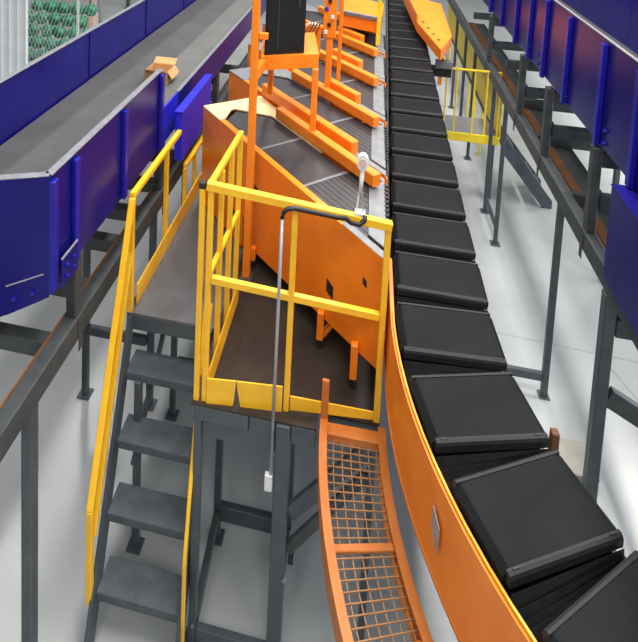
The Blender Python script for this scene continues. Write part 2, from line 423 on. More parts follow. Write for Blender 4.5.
# left handrail: sloped rail, lower knee rail, foot and head posts
SL0 = Vector((-1.515, 3.0, .95)); SL1 = Vector((-1.57, 3.70, 2.58))
bar('handrail', SL0, SL1, .042, .042, 'yellow', st)
bar('handrail_post', (-1.515, 3.0, .30), (-1.515, 3.0, .95), .04, .04, 'yellow', st)
bar('knee_rail', (-1.51, 3.04, .72), (-1.57, 3.70, 2.22), .03, .03, 'yellow', st)
bar('handrail_post', (-1.57, 3.69, 1.72), (-1.57, 3.69, 2.57), .04, .04, 'yellow', st)
# right handrail
bar('handrail', (-.893, 2.99, .78), (-.905, 3.10, 1.10), .022, .03, 'yellow', st)
bar('handrail_post', (-.893, 2.99, .16), (-.893, 2.99, .78), .022, .022, 'yellow', st)
bar('handrail', (-.905, 3.10, 1.10), (-.945, 3.52, 2.2), .024, .03, 'yellow', st)
bar('knee_rail', (-.912, 3.2, 1.0), (-.945, 3.62, 1.95), .02, .02, 'yellow', st)

# ------------------------------------------------------------------ railings
# front railing
fr = thing('safety_railing', 'yellow safety railing with kick plate along the platform front', 'railing', (-.3, 3.15, PZ))
RZL, RZR = 3.09, 2.94
PLx, PMx, PRx = -.872, -.345, .195
y0, y1 = 3.155, 3.255
def ry(x): return y0 + (y1 - y0) * (x - PLx) / (PRx - PLx)
def rz(x): return RZL + (RZR - RZL) * (x - PLx) / (PRx - PLx)
for x, w in ((PLx - .024, .034), (PLx + .026, .034), (PMx, .034), (PRx, .036)):
    box('railing_post', (x - w / 2, ry(x) - w / 2, PZ), (x + w / 2, ry(x) + w / 2, rz(x) - .02), 'yellow', fr)
bar('top_rail', (PLx + .0, ry(PLx), rz(PLx)), (PRx + .02, ry(PRx), rz(PRx)), .045, .05, 'yellow', fr)
bar('mid_rail', (PLx + .045, ry(PLx) + .002, 2.50), (PRx - .02, ry(PRx) + .002, 2.37), .035, .045, 'yellow', fr)
prism('kick_plate', [(PLx + .045, ry(PLx) - .02, PZ), (-.665, ry(-.665) - .02, PZ), (-.655, ry(-.65) - .02, PZ + .12), (-.650, ry(-.65) - .02, PZ + .165), (PLx + .045, ry(PLx) - .02, PZ + .165)], (0, .008, 0), 'yellow', fr)
prism('kick_plate', [(-.62, ry(-.62) - .02, PZ), (-.37, ry(-.37) - .02, PZ), (-.37, ry(-.37) - .02, PZ + .165), (-.646, ry(-.65) - .02, PZ + .165), (-.642, ry(-.65) - .02, PZ + .12)], (0, .008, 0), 'yellow', fr)
prism('kick_plate', [(-.32, ry(-.32) - .02, PZ + .02), (PRx - .02, ry(PRx) - .02, PZ + .02), (PRx - .02, ry(PRx) - .02, PZ + .07), (-.32, ry(-.32) - .02, PZ + .11)], (0, .008, 0), 'yellow', fr)
box('end_cap', (PLx - .044, ry(PLx) - .02, RZL - .022), (PLx - .005, ry(PLx) + .02, RZL + .018), 'rubber', fr)
# inner side railing going back from the front corner
sr = thing('side_railing', 'short yellow railing running back from the front corner post', 'railing', (-.87, 3.5, PZ))
bar('top_rail', (PLx + .005, 3.20, 3.06), (PLx + .02, 3.98, 3.03), .036, .036, 'yellow', sr)
bar('mid_rail', (PLx + .005, 3.20, 2.46), (PLx + .02, 3.98, 2.42), .03, .036, 'yellow', sr)
for yy in (3.46, 3.72, 3.98):
    box('railing_post', (PLx - .002, yy - .016, PZ), (PLx + .032, yy + .016, 3.02), 'yellow', sr)
box('kick_plate', (PLx + .034, 3.2, PZ), (PLx + .042, 4.0, PZ + .165), 'yellow', sr)
# left railing along the platform edge
lr = thing('edge_railing', 'yellow railing with kick plate along the platform edge by the blue conveyor', 'railing', (-1.58, 4.5, PZ))
bar('top_rail', (-1.585, 3.73, 2.58), (-1.585, 4.76, 2.58), .042, .042, 'yellow', lr)
for yy in (4.44,): box('railing_post', (-1.603, yy - .018, PZ), (-1.567, yy + .018, 2.56), 'yellow', lr)
bar('top_rail', (-1.585, 4.95, 2.16), (-1.585, 5.9, 2.16), .04, .04, 'yellow', lr)
for yy in (4.95, 5.25): box('railing_post', (-1.603, yy - .018, PZ), (-1.567, yy + .018, 2.14), 'yellow', lr)
for ya, yb in ((3.78, 4.36), (4.37, 4.98), (4.99, 5.9)):
    box('kick_plate', (-1.562, ya, PZ), (-1.552, yb, PZ + .16), 'yellow', lr)

# conduit, hose, box, gauge on the front railing
cd = thing('conduit_run', 'grey conduit pipe with black hose along the yellow railing', 'conduit', (-.42, 3.1, 1.4))
tube('pipe', [(-.405, 3.085, 3.0), (-.405, 3.085, 1.37)], .010, 'pipe', cd)
tube('hose', [(-.405, 3.085, 3.0), (-.40, 3.085, 3.03), (-.38, 3.09, 3.055), (-.34, 3.10, 3.06), (-.1, 3.16, 3.005), (-.05, 3.18, 2.995), (-.02, 3.19, 2.965), (.03, 3.2, 2.955), (.055, 3.215, 2.975), (.06, 3.225, 3.0)], .014, 'rubber', cd)
jb = box('junction_box', (-.44, 3.07, 1.28), (-.395, 3.1, 1.385), 'white', cd); jb['label'] = 'small white switch box on the pipe end'
gx, gy, gz = .028, 3.24, 3.315
gg = thing('signal_lamp', 'white round-headed signal on a slim pole clamped to the railing', 'signal', (gx, gy, 2.99))
tube('pole', [(gx - .004, gy, 3.12), (gx, gy, gz - .05)], .012, 'white', gg)
box('clamp', (gx - .03, gy - .02, 2.992), (gx + .03, gy + .03, 3.012), 'white', gg)
bar('bracket', (gx - .02, gy, 3.012), (gx - .012, gy, 3.13), .010, .012, 'white', gg)
bar('bracket', (gx + .018, gy, 3.012), (gx + .008, gy, 3.13), .010, .012, 'pipe', gg)
bm = bmesh.new(); bm_tube(bm, [(gx, gy - .02, gz), (gx, gy - .012, gz), (gx, gy + .01, gz), (gx, gy + .02, gz)], .033, 16)
for v in bm.verts: v.co.z = gz + (v.co.z - gz) * 1.45
mobj('head', bm, 'white', gg)
bm = bmesh.new(); bm_tube(bm, [(gx, gy - .025, gz), (gx, gy - .0205, gz)], .02, 14)
for v in bm.verts: v.co.z = gz + (v.co.z - gz) * 1.4
mobj('lens', bm, 'pink', gg)

# ------------------------------------------------------------------ induct conveyors
IO = Vector((-1.49, 5.17, 0)); IU = Vector((.676, -.737, 0)).normalized(); IV = Vector((.737, .676, 0)).normalized()
IZ = 2.65
XE = .205                                  # line where the induct belts meet the carriers
def ip(u, v, z, k=0):
    return IO + Vector((0.0, 1.0 * k, 0)) + IU * u + IV * v + Vector((0, 0, z))
def u_end(v, k=0, x=None):
    return ((XE + .012 * k if x is None else x) - IO.x - IV.x * v) / IU.x
def induct(k, label):
    g = thing('induct_conveyor', label, 'conveyor', ip(1.2, .3, PZ, k), 'induct conveyors feeding the sorter')
    def flat(name, uv, z0, z1, m, par=g): return prism(name, [ip(u, v, z0, k) for u, v in uv], (0, 0, z1 - z0), m, par)
    ue0 = u_end(0, k); ue6 = u_end(.64, k)
    # near side panel: full height at the feeding end, cut up along the bottom
    w = IV * .02
    panel = [ip(0, 0, PZ + .02, k), ip(.80, 0, PZ + .02, k), ip(.80, 0, PZ + .30, k), ip(.86, 0, PZ + .30, k), ip(.86, 0, PZ + .04, k), ip(.93, 0, PZ + .04, k), ip(.94, 0, 1.80, k), ip(ue0, 0, 1.95, k), ip(ue0, 0, IZ, k), ip(0, 0, IZ, k)]
    sp = prism('side_panel', panel, w, 'orange', g)
    for u, z, s in ((1.02, 2.32, .05), (2.0, 2.15, .05), (2.33, 2.42, .025), (.64, 1.9, .09)):
        if s:
            p = ip(u, -.003, z, k); prism('slot', [p + IU * -s * .7 + Vector((0, 0, s * 1.1)), p + IU * s * .7 + Vector((0, 0, s * .7)), p + IU * s * .7 + Vector((0, 0, -s * 1.1)), p + IU * -s * .7 + Vector((0, 0, -s * .7))], IV * .004, 'rubber', sp)
    prism('end_panel', [ip(0, .022, PZ + .02, k), ip(0, .62, PZ + .02, k), ip(0, .62, IZ, k), ip(0, .022, IZ, k)], IU * .02, 'orange', g)
    prism('far_panel', [ip(.022, .60, 1.95, k), ip(ue6, .60, 1.95, k), ip(ue6, .60, IZ, k), ip(.022, .60, IZ, k)], IV * .02, 'orange', g)
    flat('under_tray', [(.03, .03), (ue0 - .03, .03), (ue6 - .02, .59), (.03, .59)], 2.3, 2.34, 'rubber')
    # plywood feeding table wraps the start of the belt
    top = 'wood' if k == 0 else 'plate'
    flat('feed_table', [(0, 0), (.48, 0), (.30, .05), (.22, .20), (.50, .50), (1.0, .50), (1.0, .62), (0, .62)] if False else [(0, 0), (.34, 0), (.34, .06), (.20, .20), (.20, .24), (.49, .47), (1.25, .47), (1.25, .53), (.05, .62)], IZ + .001, IZ + .014, top)
    flat('edge_lip', [(.345, .0), (u_end(0, k), 0), (u_end(.05, k), .05), (.345, .05)], IZ + .001, IZ + .012, 'plate' if False else 'orange')
    flat('end_plate', [(u_end(.0, k) - .42, .002), (u_end(.002, k) - .002, .002), (u_end(.052, k), .052), (u_end(.052, k) - .42, .052)], IZ + .013, IZ + .018, 'plate')
    # belt in segments, last one cut along the carriers
    us = [.36, .95, 1.56]
    zb = IZ - .012
    flat('belt_segment', [(.36, .055), (.94, .055), (.94, .465), (.50, .465), (.22, .245)], zb, zb + .008, 'ibelt')
    flat('divider_strip', [(.942, .055), (.968, .055), (.968, .465), (.942, .465)], zb, zb + .012, 'plate')
    flat('belt_segment', [(.97, .055), (1.56, .055), (1.56, .465), (.97, .465)], zb, zb + .008, 'ibelt')
    flat('divider_strip', [(1.562, .055), (1.588, .055), (1.588, .465), (1.562, .465)], zb, zb + .012, 'plate')
    xe = XE - .115 + .012 * k
    for j in range(10):
        v0 = .06 + .046 * j; v1 = v0 + .041
        if v1 > .47: m_ = 'ibelt'
        flat('strip_belt', [(1.59, v0), (u_end(v0, k, xe), v0), (u_end(v1, k, xe), v1), (1.59, v1)], zb, zb + .008, 'ibelt')
    # light plate up to the carriers with comb teeth
    flat('transfer_plate', [(u_end(.10, k, xe) + .004, .10), (u_end(.10, k), .10), (u_end(.66, k), .66), (u_end(.66, k, xe - .0) + .004, .66)], zb, zb + .012, 'plate')
    for j in range(12):
        v0 = .20 + .036 * j; e = ip(u_end(v0, k), v0, 0, k)
        if j in (0, 1, 2, 3, 4, 5, 6, 7, 8, 9, 10, 11): box('comb_tooth', (e.x - .006, e.y - .011, zb + .0), (e.x + .024, e.y + .011, zb + .016), 'rubber', g, bev=.002)
    # guide bars on the far side
    br = bar('guide_bar', ip(.55, .505, IZ + .07, k), ip(1.87, .505, IZ + .07, k), .075, .095, 'orange2', g, bev=.006)
    bar('guide_bar', ip(.08 if k == 0 else .98, .64, IZ + .10, k), ip(1.46, .64, IZ + .10, k), .075, .11, 'orange2', g, bev=.006)
    for u in (.7, 1.2, 1.7): bar('bar_foot', ip(u, .505, IZ - .03, k), ip(u, .505, IZ + .022, k), .04, .04, 'orange', g)
    # legs on the deck
    for u, v in ((1.05, .5), (1.75, .5)):
        bar('leg', ip(u, v, PZ + .08, k), ip(u, v, 2.3, k), .05, .05, 'orange', g)
        bolt('levelling_foot', ip(u, v, PZ, k), (0, 0, .08), .028, 'rubber', g)
    for u, v in ((1.04, -.026), (1.95, -.026), (2.30, -.026)):
        bar('leg', ip(u, v, PZ + .06, k), ip(u, v, 1.86 + .1 * (u - .94), k), .045, .045, 'orange', g)
        bolt('levelling_foot', ip(u, v, PZ, k), (0, 0, .06), .026, 'rubber', g)
    bar('leg_brace', ip(1.95, .0, 1.78, k), ip(1.77, .47, 1.78, k), .03, .045, 'orange', g)
    bar('leg_brace', ip(1.04, .0, 1.82, k), ip(1.05, .47, 1.82, k), .03, .045, 'orange', g)
    bar('frame_rail', ip(.9, .3, 2.22, k), ip(2.0, .3, 2.22, k), .06, .06, 'grime', g)
    return g
lab = ['orange induct conveyor with pale plywood feed table beside the yellow railing',
       'orange induct conveyor under the black cabinet rack, second from the yellow railing',
       'orange induct conveyor third from the yellow railing',
       'orange induct conveyor fourth from the yellow railing',
       'orange induct conveyor farthest from the yellow railing, by the far orange chute']
for k in range(5): induct(k, lab[k])

# tall post, rack and cabinet above the inducts
pp = thing('rack_post', 'tall orange post standing on the deck before the first induct panel', 'post', (-.83, 4.26, PZ))
box('post', (-.858, 4.23, PZ + .01), (-.802, 4.286, 4.4), 'orange2', pp)
box('foot_plate', (-.88, 4.21, PZ), (-.78, 4.31, PZ + .01), 'grime', pp)
rk = thing('equipment_rack', 'orange table-like rack straddling the guide bars', 'rack', at(296, 90, 2.8))
c0 = at(261, 57, 3.42); c1 = at(319, 54, 3.42); dv = (c1 - c0); l1 = at(270, 93, 2.82); dw = Vector((-.10, .62, 0))
prism('rack_top', [c0, c1, c1 + dw, c0 + dw], (0, 0, -.115), 'orange2', rk)
l1 = at(270, 93, 2.82); l2 = ip(1.07, .505, 0)
bar('rack_leg', Vector((l1.x, l1.y, 2.81)), Vector((l1.x, l1.y, 3.304)), .05, .05, 'orange2', rk)
bar('rack_leg', Vector((l2.x, l2.y, IZ + .12)), Vector((l2.x, l2.y, 3.304)), .05, .05, 'orange2', rk)
box('arm', (-.800, 4.24, 3.66), (-.73, 4.276, 3.71), 'orange2', pp)
bar('arm', (-.83, 4.288, 3.36), (c0.x + .02, c0.y - .005, 3.36), .05, .09, 'orange2', pp)
cb = thing('control_cabinet', 'tall black equipment cabinet standing on the orange rack', 'cabinet', c0 + dv * .3 + dw * .4 + Vector((0, 0, .01)))
b0 = c0 + dv * .05 + dw * .06; b1 = c0 + dv * .74 + dw * .06
b2 = b1 + dw * .72; b3 = b0 + dw * .72
prism('body', [b0 + Vector((0, 0, .001)), b1 + Vector((0, 0, .001)), b2 + Vector((0, 0, .001)), b3 + Vector((0, 0, .001))], (0, 0, .85), 'rubber', cb)
nrm = Vector((dv.y, -dv.x, 0)).normalized()
prism('door', [b0 + dv * .03 + nrm * .001 + Vector((0, 0, .03)), b1 - dv * .03 + nrm * .001 + Vector((0, 0, .03)), b1 - dv * .03 + nrm * .001 + Vector((0, 0, .82)), b0 + dv * .03 + nrm * .001 + Vector((0, 0, .82))], nrm * .008, 'blackedge', cb)
bar('seam', b0 + dv * .22 + nrm * .0105 + Vector((0, 0, .05)), b0 + dv * .22 + nrm * .0105 + Vector((0, 0, .8)), .006, .004, 'darksteel', cb, bev=0)
bar('handle', b0 + dv * .56 + nrm * .014 + Vector((0, 0, .40)), b0 + dv * .56 + nrm * .014 + Vector((0, 0, .52)), .012, .012, 'darksteel', cb)
# electronics post on the second unit
ep = thing('sensor_post', 'orange twin post with cables and white sensors beside the black cabinet', 'post', at(328, 92, 2.72))
pb = at(327, 92, 2.70); pc = at(337, 88, 2.70)
box('post', (pb.x - .03, pb.y - .03, 2.70), (pb.x + .03, pb.y + .03, 4.1), 'orange2', ep)
box('post', (pc.x - .02, pc.y + .10, 2.70), (pc.x + .02, pc.y + .14, 4.1), 'orange2', ep)
box('mount_plate', (pb.x - .07, pb.y - .045, 3.28), (pb.x + .06, pb.y - .032, 4.0), 'orange', ep)
for j in range(7):
    z = 3.34 + .08 * j; x = pb.x - .04 + .03 * (j % 3)
    box('sensor_block', (x - .018, pb.y - .07, z - .02), (x + .018, pb.y - .046, z + .02), ['white', 'rubber', 'white', 'blue_box', 'rubber', 'white', 'rubber'][j], ep)
for j in range(4):
    x = pb.x - .16 - .03 * j
    tube('cable', [(x, pb.y - .02, 2.95 + .03 * j), (x + .03, pb.y - .05, 3.1), (x - .01 * j, pb.y - .04, 3.25), (x + .06, pb.y - .03, 3.42)], .008, ['rubber', 'grime', 'rubber', 'brown'][j], ep)
box('side_box', (pb.x - .25, pb.y - .02, 3.05), (pb.x - .10, pb.y + .10, 3.38), 'orange', ep)
box('white_cap', (pb.x - .22, pb.y - .01, 3.382), (pb.x - .13, pb.y + .05, 3.40), 'white', ep)

# ------------------------------------------------------------------ trough conveyors
LX0, LX1 = -2.80, -1.72
lc = thing('trough_conveyor', 'blue trough conveyor with worn grey belt beside the stair', 'conveyor', (-2.2, 5, 2.4))
WT, WB = 3.18, 2.47
BZ = 2.70
def wallseg(p, q, z0, z1, m, par, name='side_panel', th=.016):
    p = Vector(p); q = Vector(q); d = (q - p).normalized(); n = Vector((-d.y, d.x, 0)) * th
    return prism(name, [Vector((p.x, p.y, z0)), Vector((q.x, q.y, z0)), Vector((q.x, q.y, z1)), Vector((p.x, p.y, z1))], n, m, par)
cn = Vector((LX1, 2.87, 0)); fl_ = Vector((-2.02, 2.745, 0)); fl2 = Vector((-2.55, 2.52, 0))
ys = [2.87, 3.14, 3.86, 4.62]
for ya, yb in zip(ys, ys[1:]): wallseg((LX1, ya + .002, 0), (LX1, yb - .002, 0), WB, WT, 'blue', lc)
d_ = (fl2 - cn).normalized()
prism('side_panel', [cn + Vector((0, 0, WB - .02)), fl_ + Vector((0, 0, 2.34)), fl2 + Vector((0, 0, 2.15)), fl2 + Vector((0, 0, WT)), cn + Vector((0, 0, WT))], Vector((d_.y, -d_.x, 0)) * -.014, 'blue', lc)
# top flanges
bar('top_flange', (LX1 - .012, 2.87, WT + .005), (LX1 - .012, 4.64, WT + .005), .05, .012, 'edge', lc)
bar('top_flange', (cn.x - .01, cn.y + .01, WT + .005), (fl2.x, fl2.y + .01, WT + .005), .05, .012, 'edge', lc)
for yy in (2.885, 3.14, 3.86, 4.61):
    box('rib', (LX1 + .001, yy - .028, WB), (LX1 + .032, yy + .028, WT - .03), 'blue_rib', lc)
# bottom flange plates with bolts
for (ya, yb) in ((2.93, 3.12),):
    f = box('splice_plate', (LX1 + .034, ya, WB - .02), (LX1 + .046, yb, WB + .16), 'blue', lc)
    bar('splice_edge', (LX1 + .04, ya, WB + .166), (LX1 + .04, yb, WB + .166), .014, .01, 'edge', f)
    for yy in (ya + .05, ya + .13):
        for zz in (.03, .1): bolt('bolt', (LX1 + .046, yy, WB + zz), (.014, 0, 0), .012, 'blue_rib', f)
d = (fl2 - cn).normalized(); n = Vector((d.y * 1, -d.x, 0)); n = n if n.y < 0 else -n
pa = cn + d * .03 + n * .005; pb_ = cn + d * .235 + n * .005
f = prism('splice_plate', [pa + Vector((0, 0, WB - .03)), pb_ + Vector((0, 0, WB - .10)), pb_ + Vector((0, 0, WB + .07)), pa + Vector((0, 0, WB + .12))], n * .012, 'blue', lc)
bar('splice_edge', pa + n * .008 + Vector((0, 0, WB + .126)), pb_ + n * .008 + Vector((0, 0, WB + .076)), .014, .01, 'edge', f)
for s_ in (.09, .19):
    p = cn + d * s_ + n * .017; bolt('bolt', p + Vector((0, 0, WB + .04 - s_ * .2)), n * .014, .014, 'blue_rib', f)
# low wall after the step, side box, belts
wallseg((LX1, 4.64, 0), (LX1, 5.1, 0), WB, 2.80, 'blue_box', lc)
for ya, yb in ((5.1, 6.6), (6.6, 8.1), (8.1, 9.6), (9.6, 11.1), (11.1, 13.0)):
    wallseg((LX1, ya + .002, 0), (LX1, yb - .002, 0), WB, 2.80, 'blue', lc)
bar('top_flange', (LX1 - .012, 5.1, 2.805), (LX1 - .012, 13.0, 2.805), .04, .012, 'edge', lc)
sb = box('side_box', (-1.645, 4.80, 2.28), (-1.575, 5.75, 2.735), 'blue_box', lc, bev=.008)
box('box_lid', (-1.65, 4.79, 2.736), (-1.57, 5.76, 2.752), 'blue_box', sb)
prism('belt', [(LX0 + .02, 2.46, BZ - .03), (-2.16, 2.72, BZ - .03), (-2.16, 13.0, BZ - .03), (LX0 + .02, 13.0, BZ - .03)], (0, 0, .03), 'belt', lc)
prism('belt', [(-2.155, 2.725, BZ - .03), (LX1 - .02, 2.90, BZ - .03), (LX1 - .02, 13.0, BZ - .03), (-2.155, 13.0, BZ - .03)], (0, 0, .034), 'belt2', lc)
box('bed', (LX0 + .02, 2.95, WB + .02), (LX1 - .02, 13.0, BZ - .035), 'darksteel', lc, bev=0)
ys2 = [2.4, 3.9, 5.42, 6.94, 8.46, 10.0, 11.5, 13.0]
for ya, yb in zip(ys2, ys2[1:]):
    wallseg((LX0, ya + .001, 0), (LX0, yb - .001, 0), WB, 3.2, 'blue', lc)
    box('panel_joint', (LX0 + .001, yb - .018, BZ + .02), (LX0 + .01, yb + .018, 3.19), 'blue', lc)
bar('top_flange', (LX0 - .012, 2.4, 3.206), (LX0 - .012, 13.0, 3.206), .05, .012, 'edge', lc)
# carton on the belt
cc = at(158, 82, BZ)
bx = thing('cardboard_box', 'small open cardboard box on the grey conveyor belt', 'box', (cc.x, cc.y, BZ + .005))
cz = BZ + .006
c_ = Vector((cc.x, cc.y + .05, 0))
def cb_(name, a, b_): return box(name, (c_.x + a[0], c_.y + a[1], cz + a[2]), (c_.x + b_[0], c_.y + b_[1], cz + b_[2]), 'card', bx, bev=.002)
cb_('bottom', (-.12, -.12, 0), (.12, .12, .006)); cb_('side', (-.12, -.12, .007), (-.114, .12, .13)); cb_('side', (.114, -.12, .007), (.12, .12, .13))
cb_('side', (-.113, -.12, .007), (.113, -.114, .13)); cb_('side', (-.113, .114, .007), (.113, .12, .13))
prism('flap', [c_ + Vector((-.12, -.12, cz + .131)), c_ + Vector((.12, -.12, cz + .131)), c_ + Vector((.12, -.2, cz + .17)), c_ + Vector((-.12, -.2, cz + .17))], (0, .002, .005), 'card', bx)
prism('flap', [c_ + Vector((-.12, .12, cz + .131)), c_ + Vector((.12, .12, cz + .131)), c_ + Vector((.12, .2, cz + .17)), c_ + Vector((-.12, .2, cz + .17))], (0, .002, .005), 'card', bx)
prism('flap', [c_ + Vector((.121, -.11, cz + .131)), c_ + Vector((.121, .11, cz + .131)), c_ + Vector((.17, .11, cz + .06)), c_ + Vector((.17, -.11, cz + .06))], (.004, 0, .003), 'card', bx)

# right conveyor
RX0, RX1 = 1.90, 3.2
rc = thing('trough_conveyor', 'high-sided blue ribbed conveyor over the wide grey floor', 'conveyor', (2.5, 7, 2.4))
RT_, RB_ = 3.71, 2.86
ry_ = [.4, 1.3, 2.2, 2.85, 3.5, 4.28, 4.92, 5.75, 6.46, 7.05, 7.7, 8.5, 9.3, 10.6, 12.0, 14.0, 16.0]
for ya, yb in zip(ry_, ry_[1:]):
    box('side_panel', (RX0, ya + .002, RB_), (RX0 + .016, yb - .002, RT_), 'blue', rc, bev=.002)
    box('rib', (RX0 - .04, ya - .032, RB_ - .015), (RX0 - .001, ya + .032, RT_ - .03), 'blue_rib', rc)
bar('top_flange', (RX0 + .005, .4, RT_ + .006), (RX0 + .005, 16, RT_ + .006), .028, .012, 'edge', rc)
for ya, yb in zip(ry_, ry_[1:]): box('side_panel', (RX1, ya + .002, RB_), (RX1 + .016, yb - .002, RT_), 'blue', rc, bev=.002)
bar('top_flange', (RX1 + .005, .4, RT_ + .008), (RX1 + .005, 16, RT_ + .008), .045, .016, 'edge', rc)
box('belt', (RX0 + .02, .4, 2.90), (RX1 - .004, 16, 2.915), 'belt', rc, bev=0)
box('bed', (RX0 + .02, .4, RB_ + .005), (RX1 - .004, 16, RB_ + .035), 'darksteel', rc, bev=0)
for ya in (4.75, 5.7, 6.5, 7.0):
    for dy in (-.07, .07):
        for zz in (.06, .16): bolt('bolt', (RX0 - .001, ya + dy + .1, RB_ + zz), (-.02, 0, 0), .016, 'blue_rib', rc)
cv = thing('drive_cover', 'plain blue box cover hung low at the near end of ribbed conveyor', 'cover', (1.9, 3.7, 2.1))
box('body', (1.78, 2.0, 2.13), (2.6, 4.31, 2.82), 'blue', cv, bev=.008)
box('lid', (1.775, 2.0, 2.822), (2.605, 4.315, 2.836), 'blue', cv)

# ------------------------------------------------------------------ ladder frames under the conveyors
def ladder(name, label, xr, xl, y0, y1, z, cross, brackets, posts, sgn, walls_z, cz=0.0):
    """xr: rail on the hall side, xl: far rail, sgn +1 when xl lies at larger x"""
    g = thing(name, label, 'support frame', ((xr + xl) / 2, 5, 0))
    box('rail', (xr - .045, y0, z - .16), (xr + .045, y1, z), 'darksteel', g, bev=.006)
    box('rail_flange', (xr + sgn * .046 if sgn > 0 else xr - .12, y0, z - .16), (xr + .12 if sgn > 0 else xr - .046, y1, z - .145), 'steel', g, bev=.003)
    box('rail', (xl - .045, y0, z - .16), (xl + .045, y1, z), 'darksteel', g, bev=.006)
    a_, b__ = min(xr, xl) + .047, max(xr, xl) - .047
    for yy in cross: box('cross_beam', (a_ - (.0 if cz else 0), yy - .045, z - .12 + cz), (b__, yy + .045, z - .01 + cz), 'darksteel', g, bev=.006)
    for yy in brackets:
        x = xr
        box('bracket', (x - .035, yy - .045, z + .001), (x + .035, yy + .045, walls_z), 'darksteel', g, bev=.006)
        box('bracket_foot', (x - .05, yy - .03, z - .24), (x - .047 + .0, yy + .03, z - .02), 'darksteel', g, bev=.001) if sgn > 0 else box('bracket_foot', (x + .047, yy - .03, z - .24), (x + .05, yy + .03, z - .02), 'darksteel', g, bev=.001)
        box('bracket_arm', (min(x + sgn * .036, x + sgn * .5), yy - .04, walls_z - .16), (max(x + sgn * .036, x + sgn * .5), yy + .04, walls_z - .04), 'darksteel', g, bev=.004)
    for (x, yy, w) in posts:
        box('post', (x - w / 2, yy - w / 2, .014), (x + w / 2, yy + w / 2, z - .162), 'steel', g, bev=.005)
        box('foot_plate', (x - .06, yy - .06, 0), (x + .06, yy + .06, .014), 'steel', g)
    return g
LZ = 2.05
lg = ladder('conveyor_stand', 'dark grey ladder frame on posts carrying the blue conveyor by the stair', -1.755, -2.42, 1.6, 12.5, LZ,
            (2.45, 3.02, 3.5, 4.0, 4.4, 4.85, 5.4, 6.2, 7.0, 8.0), (3.22, 4.72, 6.6), ((-1.75, 2.72, .07), (-2.38, 4.59, .055), (-1.76, 4.62, .055), (-2.38, 7.4, .055), (-1.76, 7.4, .055)), -1, 2.468)
box('tie_beam', (-2.35, 4.565, .62), (-1.79, 4.615, .70), 'steel', lg)
bar('cable_strip', (-1.80, 1.65, LZ + .006), (-1.80, 8, LZ + .006), .012, .01, 'brown', lg, bev=0)
box('post', (-2.41, 3.0, .014), (-2.35, 3.06, LZ - .162), 'steel', lg)
RZ = 2.10
rg = ladder('conveyor_stand', 'dark grey ladder frame on posts carrying the ribbed blue conveyor', 1.90, 3.1, 1.0, 15.5, RZ,
            (4.93, 6.22, 7.28, 8.3, 9.2, 11.0), (4.93, 6.22, 7.28, 9.2), ((1.89, 4.42, .085), (3.1, 4.42, .085), (1.885, 7.85, .05), (1.885, 8.6, .05), (1.88, 10.2, .05), (1.88, 11.2, .05), (1.88, 12.4, .05), (3.1, 7.4, .06)), 1, 2.825, .33)
bar('tie_beam', (1.94, 4.42, 1.12), (3.05, 4.42, .55), .06, .14, 'darksteel', rg)
box('cross_beam', (1.94, 4.38, 1.62), (3.05, 4.46, 1.76), 'darksteel', rg)
box('timber_strip', (2.04, 3.4, RZ - .15), (2.14, 12.0, RZ - .12), 'brown', rg)
box('return_pan', (2.145, 3.4, RZ - .16), (2.34, 12.0, RZ - .13), 'darksteel', rg)
box('tie_beam', (1.865, 7.88, .2), (1.905, 8.57, .26), 'steel', rg)
for yy in (5.55, 6.75, 7.8): box('cross_beam', (1.95, yy - .04, RZ - .13), (3.05, yy + .04, RZ - .02), 'darksteel', rg)

# ------------------------------------------------------------------ far walkway with yellow railing (beyond the carriers)
wk = thing('far_walkway', 'low walkway with bright yellow railing behind the posts', 'walkway', (1.7, 10, 0))
WZ = 1.0
box('deck', (1.24, 8.86, WZ - .06), (2.035, 9.6, WZ), 'pipe', wk)
yb_ = thing('yellow_barrier', 'bright yellow panel barrier behind the dark posts, along the far walkway', 'barrier', (2.15, 11, 0))
box('kick_plate', (1.22, 8.83, WZ - .07), (2.06, 8.855, WZ + .06), 'pale_yellow', wk)
for i in range(9):
    ya = 8.9 + .72 * i
    box('panel', (2.07, ya, 1.0), (2.085, ya + .70, 1.86), 'pale_yellow', yb_, bev=.002)
    if i > 1: box('post', (2.088, ya + .02, 0), (2.12, ya + .06, 1.85), 'pale_yellow', yb_, bev=.002)
for xx in (1.25, 1.40, 1.66, 1.84, 2.02): box('railing_post', (xx - .012, 8.86, WZ + .005), (xx + .012, 8.885, 2.02), 'pale_yellow', wk)
bar('top_rail', (1.24, 8.87, 2.035), (2.035, 8.87, 2.035), .03, .03, 'pale_yellow', wk)
bar('top_rail', (1.25, 8.9, 2.035), (1.25, 9.6, 2.035), .025, .025, 'pale_yellow', wk)
for xx in (1.30, 2.0): box('leg', (xx - .03, 8.95, 0), (xx + .03, 9.01, WZ - .062), 'steel', wk)
bar('bottom_rail', (2.054, 8.9, .97), (2.054, 15.3, .97), .03, .05, 'darksteel', yb_)
fs = thing('far_stair', 'grey stair flight leading down from the yellow walkway to the floor', 'stair', (2.5, 9.2, 0))
for yy in (8.92, 9.52):
    prism('stringer', [(2.13, yy, .80), (2.13, yy, 1.0), (2.20, yy, 1.0), (2.90, yy, .12), (2.90, yy, 0), (2.77, yy, 0)], (0, .03, 0), 'steel', fs)
for k in range(4): box('tread', (2.16 + .155 * k, 8.955, .80 - .2 * k), (2.34 + .155 * k, 9.515, .82 - .2 * k), 'tread', fs)
